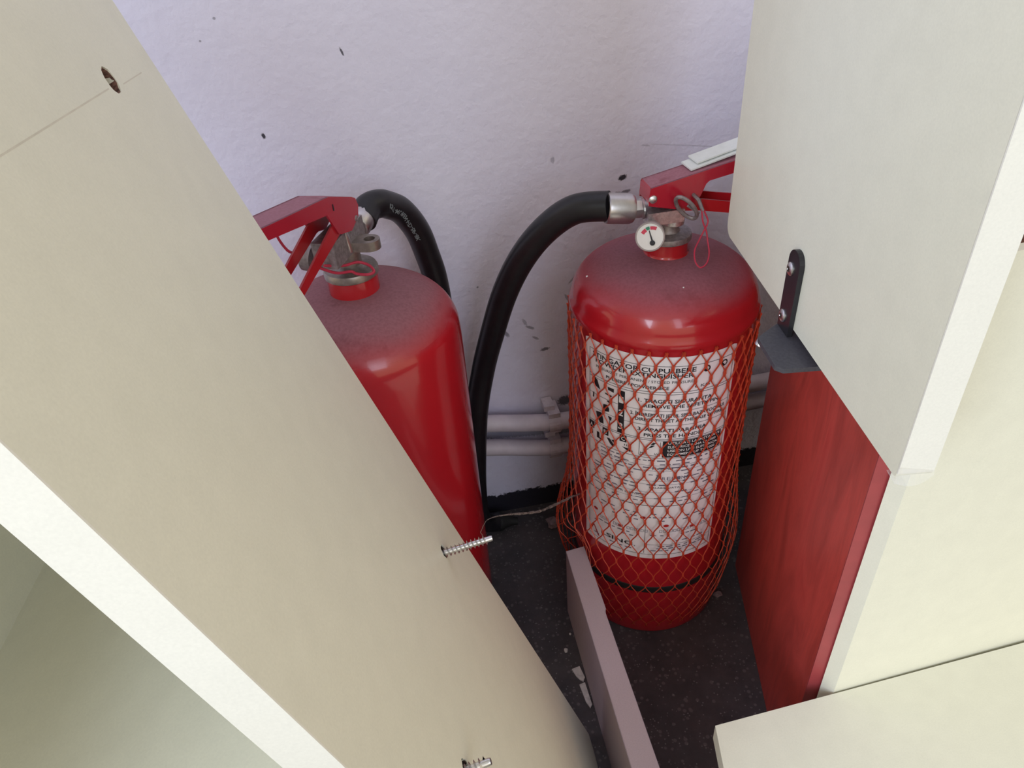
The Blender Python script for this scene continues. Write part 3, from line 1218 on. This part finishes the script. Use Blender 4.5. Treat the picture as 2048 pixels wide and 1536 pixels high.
shape(inkr, [(-66.3, .1345), (-65.0, .1345), (-62.2, .1440), (-63.4, .1440)])
shape(inkr, [(-63.4, .1440), (-62.2, .1440), (-57.0, .1310), (-58.6, .1310)])
write(ink, 'LSING', -55.5, -31.5, .1380, .0050, True)
write(ink, ',', -30.5, -29.7, .1380, .0045)
# handwriting
hw = [(-20.0, .2240), (-18.5, .2330), (-17.6, .2350), (-18.8, .2290), (-19.6, .2215)]
for (p, q) in zip(hw, hw[1:]):
    shape(inkg, [(p[0], p[1]), (q[0], q[1]), (q[0] + .35, q[1]), (p[0] + .35, p[1])])
wx = -15.0
for s in 'REUING':
    write(inkg, s, wx, wx + 2.4, .2285, .0040)
    wx += 3.1
finish('printed_text', ink, M_ink, lab)['kind'] = 'stuff'
o = finish('printed_text', inkw, M_white, lab)
o['label'] = 'white numbers and words on black boxes'
o['kind'] = 'stuff'
o = finish('printed_mark', inkr, M_redink, lab)
o['label'] = 'red dots and red letter A'
o['kind'] = 'stuff'
finish('small_print', inkg, M_greyink, lab)['kind'] = 'stuff'

# ---- net sleeve
NN = 38


def net_r(z, th):
    base = [(0.0, .070), (.012, .0790), (.035, .0850), (.065, .0880), (.10, .0895), (.14, .0870), (.20, .0832), (.26, .0822), (.36, .0822), (.40, .0830)]
    r = base[-1][1]
    for (z0, r0), (z1, r1) in zip(base, base[1:]):
        if z0 <= z <= z1:
            r = r0 + (r1 - r0) * (z - z0) / (z1 - z0)
            break
    # slack on the left and right flanks low down
    sl = math.exp(-((z - .105) / .045) ** 2)
    r += .010 * sl * max(0, math.cos(th - math.radians(-100))) ** 3 + .004 * sl * max(0, math.cos(th - math.radians(80))) ** 3
    return r


def net_pt(th, z):
    r = net_r(z, th) + .0003 * noise.noise(V((th * 3, z * 30, 1)))
    p = V((r * math.sin(th), -r * math.cos(th), z))
    if p.x < -.0778:
        k_ = max(0., min(1., (.135 - z) / .030)) * max(0., min(1., (.004 - p.y) / .024))
        k_ = k_ * k_ * (3 - 2 * k_)
        p.x += (-.0778 - p.x) * k_
    return p


CELL = .0292
ZT = .3672
bm = new_bm()
rnd = random.Random(5)
for fam in (1, -1):
    for i in range(NN):
        pts, rad = [], []
        steps = 12
        nh = 26
        ztop = ZT
        if abs((i * 360 / NN + 90) % 360 - 0) < 40:
            ztop += .0
        for k in range(nh * steps + 1):
            ph = k / steps
            z = ztop - ph * CELL / 2
            if z < .004:
                break
            fr = ph - math.floor(ph)
            sm = fr - math.sin(2 * PI * fr) / (2 * PI) * .55
            th = (i + fam * (math.floor(ph) + sm) * .5) * 2 * PI / NN + .05 * math.sin(z * 18)
            nd = min(fr, 1 - fr)
            pts.append(net_pt(th, z))
            low_ = max(0., min(1., (z - .10) / .06))
            rad.append(.00048 + (.00030 + .00065 * low_) * math.exp(-(nd / .11) ** 2) + .00016 * low_)
        for q in range(1 + (k // 200) * 0):
            tube(bm, pts[::1 if True else 2], rad, 4)
net = finish('protective_net', bm, M_net, None, True)
tag(settle(net, (0, 0, .004)), 'orange diamond mesh net sleeve drawn over the right extinguisher and its label', 'net')

# ============================ left extinguisher
CL = (-.257, .006)
EL = thing('fire_extinguisher', 'left red fire extinguisher, bare and unlabelled, half hidden behind the leaning cream cabinet', 'fire extinguisher',
           (*CL, 0))
body, ztop = ext_body(EL, CL, False, .042)
body['label'] = 'red cylinder with a thick coat of grey dust on top'
F = frame_of(CL, 245, -1)
f = F[0]
bm = new_bm()
lathe(bm, [(.0230, .4120), (.0205, .4150), (.0200, .4180), (.0198, .4320), (.0180, .4330)], (*CL, 0), 40)
finish('neck', bm, M_redc, EL, True)
bm = new_bm()
lathe(bm, [(.0195, .4320), (.0212, .4330), (.0214, .4370), (.0205, .4388), (.0150, .4392), (.0120, .4400), (.0098, .4420), (.0095, .4560), (.0070, .457)], (*CL, 0), 40)
finish('valve_base', bm, M_brass, EL, True)
bm = new_bm()
pts = [f(-.018, -.0088, .4540), f(.034, -.0088, .4540), f(.034, .0088, .4540), f(-.018, .0088, .4540)]
prism(bm, pts, V((0, 0, .020)))
bevel(bm, .002, 2)
lathe(bm, [(.0075, 0), (.0075, .012), (.0065, .013)], f(-.013, 0, .4600), 20, -F[1])
finish('valve_block', bm, M_dullmetal, EL, True)
# mounting lug with an eye
LU = (V((-.2315, -.004, 0)) - V((*CL, 0))).normalized()
LV = V((-LU.y, LU.x, 0))
lug_o = V((*CL, .4625))
bm = new_bm()
ol = [(-.006, -.0090), (.0195, -.0080)]
for i in range(1, 10):
    a = -PI / 2 + PI * i / 10
    ol.append((.0195 + .0085 * math.cos(a), .0080 * math.sin(a)))
ol += [(.0195, .0080), (-.006, .0090)]
plate(bm, ol, [circle(.0200, .0002, .0043, .0043, 18)], (lug_o, LU, LV, V((0, 0, 1))), .0075)
finish('mounting_lug', bm, M_brass, EL, True)['label'] = 'metal lug with a round eye'
bm = new_bm()
lathe(bm, [(.0036, 0), (.0040, .002), (.0038, .016), (.0026, .0185), (0, .019)], V((*CL, 0)) + LU * .0060 - LV * .0085 + V((0, 0, .4560)), 12, V((-.12, -.15, 1)))
finish('valve_pin', bm, M_steel, EL, True)
face = [(-.0020, .4948), (-.0080, .4915), (-.0105, .4851), (-.0073, .4775), (.0065, .4723), (.0235, .4772), (.0265, .4790), (.0370, .4976), (.1117, .5141), (.135, .5190),
        (.135, .5276), (.111, .5225), (.0303, .5082)]
bm = new_bm()
channel(bm, F, face, [(-.0105, .4851), (-.0085, .4915), (-.0025, .4948), (.0303, .5082), (.111, .5225), (.135, .5276)], .0115)
bevel(bm, .0010, 2)
lv = finish('squeeze_lever', bm, M_red2, EL, True)
bm = new_bm()
lathe(bm, [(.0026, 0), (.0024, .0006), (.0012, .0010), (.0010, .0002), (0, .0002)], f(-.0035, .0112, .4775), 16, F[2])
finish('rivet', bm, M_dullmetal, lv, True)
bm = new_bm()
prism(bm, [f(.0262, .0116, .4965), f(.0278, .0116, .4970), f(.0276, .0116, .5015), f(.0264, .0116, .5015)], F[2] * .0002)
finish('slot', bm, M_ink, lv)
bm = new_bm()
t0 = [(.004, .4900), (.0325, .4865), (.0879, .4688), (.130, .4555)]
t1 = [(.004, .4770), (.0230, .4767), (.0853, .4624), (.130, .4480)]
for sgn in (1, -1):
    prism(bm, [f(l, sgn * .0100, z) for l, z in t0 + t1[::-1]], F[2] * (-sgn * .0016))
lo = [(l, z + .0015) for l, z in t1]
prism(bm, [f(l, -.0097, z) for l, z in lo[2:] + t1[:1:-1]], F[2] * .0194)
bevel(bm, .0005, 1)
finish('carry_handle', bm, M_redc, EL, True)
HL = [f(-.034, 0, .4618), f(-.0475, .0, .4660), V((-.2290, .0570, .4655)), V((-.2220, .0660, .4605)), V((-.2100, .0800, .4470)), V((-.1990, .0900, .4230)),
      V((-.1930, .0960, .3960)), V((-.1885, .0990, .3670)), V((-.1870, .1010, .32)), V((-.190, .1020, .25)), V((-.205, .103, .15)), V((-.230, .104, .08)), V((-.265, .104, .03)), V((-.32, .10, .0125))]
hz, path = hose(EL, HL, .0116)
hz['label'] = 'black rubber hose with faded white printing'
bm = new_bm()
lathe(bm, [(.0070, 0), (.0092, .0012), (.0104, .004), (.0106, .0220), (.0098, .0240), (.0085, .0235)], f(-.0215, 0, .4605), 28, (f(-.0475, 0, .4660) - f(-.0215, 0, .4605)))
finish('ferrule', bm, M_steel, hz, True)
# white printing along the hose
cum = [0.]
for a, b in zip(path, path[1:]):
    cum.append(cum[-1] + (b - a).length)


def on_hose(s, y):
    i = 0
    while i < len(cum) - 2 and cum[i + 1] < s:
        i += 1
    t = (s - cum[i]) / max(1e-6, cum[i + 1] - cum[i])
    p = path[i].lerp(path[i + 1], t)
    tg = (path[min(i + 2, len(path) - 1)] - path[max(i - 1, 0)]).normalized()
    d = (CAM_POS - p)
    d = (d - tg * d.dot(tg)).normalized()
    sd = tg.cross(d)
    if sd.z < 0 and abs(sd.z) > .2:
        sd = -sd
    sd = d.cross(tg) * -1
    a = (y - .0015) / .0116
    return p + (d * math.cos(a) + sd * math.sin(a)) * .01178


bm = new_bm()
tb = text_bm('IST-MUREN-HD-BP-8K', .0036, True, .064)
append(bm, tb, lambda x, y: on_hose(.027 + x, y + .0030))
finish('printed_text', bm, M_hosetext, hz)
# red seal loop lying on the flange
bm = new_bm()
c0 = f(.012, .010, .4405)
sl = [f(.045, -.0030, .462), f(.030, .004, .449), f(.016, .0085, .4430), V((-.2520, -.0135, .4412)), V((-.2440, -.0160, .4405)), V((-.2390, -.0135, .4410)),
      V((-.2420, -.0080, .4440)), V((-.2500, -.0060, .4470)), f(.020, .006, .4500), f(.040, .002, .4600)]
tube(bm, spline(sl, 8), .0011, 8)
finish('seal_loop', bm, M_seal, EL, True)['label'] = 'red plastic seal loop on the neck flange'
bm = new_bm()
tube(bm, spline([f(.070, -.0108, .503), f(.066, -.0115, .492), f(.058, -.0125, .480), f(.050, -.013, .474)], 6), .0010, 6)
finish('seal_strap', bm, M_seal, EL, True)
bm = new_bm()
lathe(bm, [(.0105, 0), (.0105, .008), (.008, .0095), (0, .0095)], f(.022, -.0155, .4560), 20, -F[2] + V((0, 0, .1)))
finish('gauge_back', bm, M_dullmetal, EL, True)

# ------------------------------------------------------------------ cobweb, dust and crumbs
tip = lp(.2743, .2094, 0) + (LN + LD * .15).normalized() * .0265 + V((0, 0, .0038))
end = cyl(-74, .1790, .0855)
bm = new_bm()
pts, rad = [], []
rnd = random.Random(2)
mid = [tip, tip + V((.0008, .002, .0045)), tip + V((.010, .010, .0050))]
far = [tip.lerp(end, .45) - V((0, 0, .001)), tip.lerp(end, .62) - V((0, 0, .003)), tip.lerp(end, .80) - V((0, 0, .003)), end - V((0, 0, .004))]
path = spline(mid + far, 12)
for i, p in enumerate(path):
    t = i / (len(path) - 1)
    pts.append(p + V((noise.noise(V((t * 14, 0, 0))), noise.noise(V((t * 14, 3, 0))), noise.noise(V((t * 14, 6, 0))))) * .0009)
    rad.append(.00020 + .0062 * max(0, t - .28) * max(.25, 1.25 - t) * (.55 + .7 * abs(noise.noise(V((t * 22, 9, 0))))))
tube(bm, pts, rad, 6)
o = finish('cobweb', bm, M_web, None, True)
tag(settle(o, tip), 'thin dusty cobweb strand running from the screw tip to the netted extinguisher', 'cobweb')


def lump(name, c, rx, ry, rz, seed, mat, label, cat, group=None, rough=.35):
    bm = new_bm()
    bmesh.ops.create_icosphere(bm, subdivisions=2, radius=1)
    for v in bm.verts:
        k = 1 + rough * noise.noise(v.co * 1.7 + V((seed * 3.1, 0, 0)))
        v.co = V((v.co.x * rx * k, v.co.y * ry * k, v.co.z * rz * k))
    mz = min(v.co.z for v in bm.verts)
    for v in bm.verts:
        v.co += V(c) + V((0, 0, -mz))
    o = finish(name, bm, mat, None, False)
    return tag(settle(o, c), label, cat, group)


lump('dust_clump', (-.0850, .1000, 0), .0090, .0075, .0055, 1, M_fluff, 'pinkish clump of dust on the floor below the pipes', 'dust', None, .6)
lump('plaster_crumb', (.0700, -.0480, 0), .0055, .0040, .0025, 2, M_fluff, 'brownish crumb on the floor between the netted extinguisher and the cherry board', 'crumb')
lump('plaster_crumb', (-.1135, -.0770, 0), .0022, .0028, .0015, 3, M_plaster, 'white crumb on the floor left of the grey board', 'crumb')
lump('plaster_crumb', (-.1040, -.0585, 0), .0012, .0016, .0010, 4, M_plaster, 'tiny pale crumb nearer the far end of the grey board', 'crumb')


def flake(pts, label):
    bm = new_bm()
    prism(bm, [V((x, y, 0)) for x, y in pts], V((0, 0, .0018)))
    bevel(bm, .0004, 1)
    o = finish('plaster_flake', bm, M_plaster, None)
    tag(settle(o, (pts[0][0], pts[0][1], 0)), label, 'flake')


flake([(-.1130, -.1000), (-.1045, -.0985), (-.1025, -.1120), (-.1050, -.1160), (-.1080, -.1130), (-.1105, -.1090)], 'larger pale plaster flake against the foot of the grey board')
flake([(-.1100, -.1185), (-.1040, -.1175), (-.1035, -.1420), (-.1060, -.1450), (-.1085, -.1380)], 'narrow pale plaster flake nearest the camera beside the grey board')

for _o in bpy.data.objects:
    if '_root' in _o:
        del _o['_root']
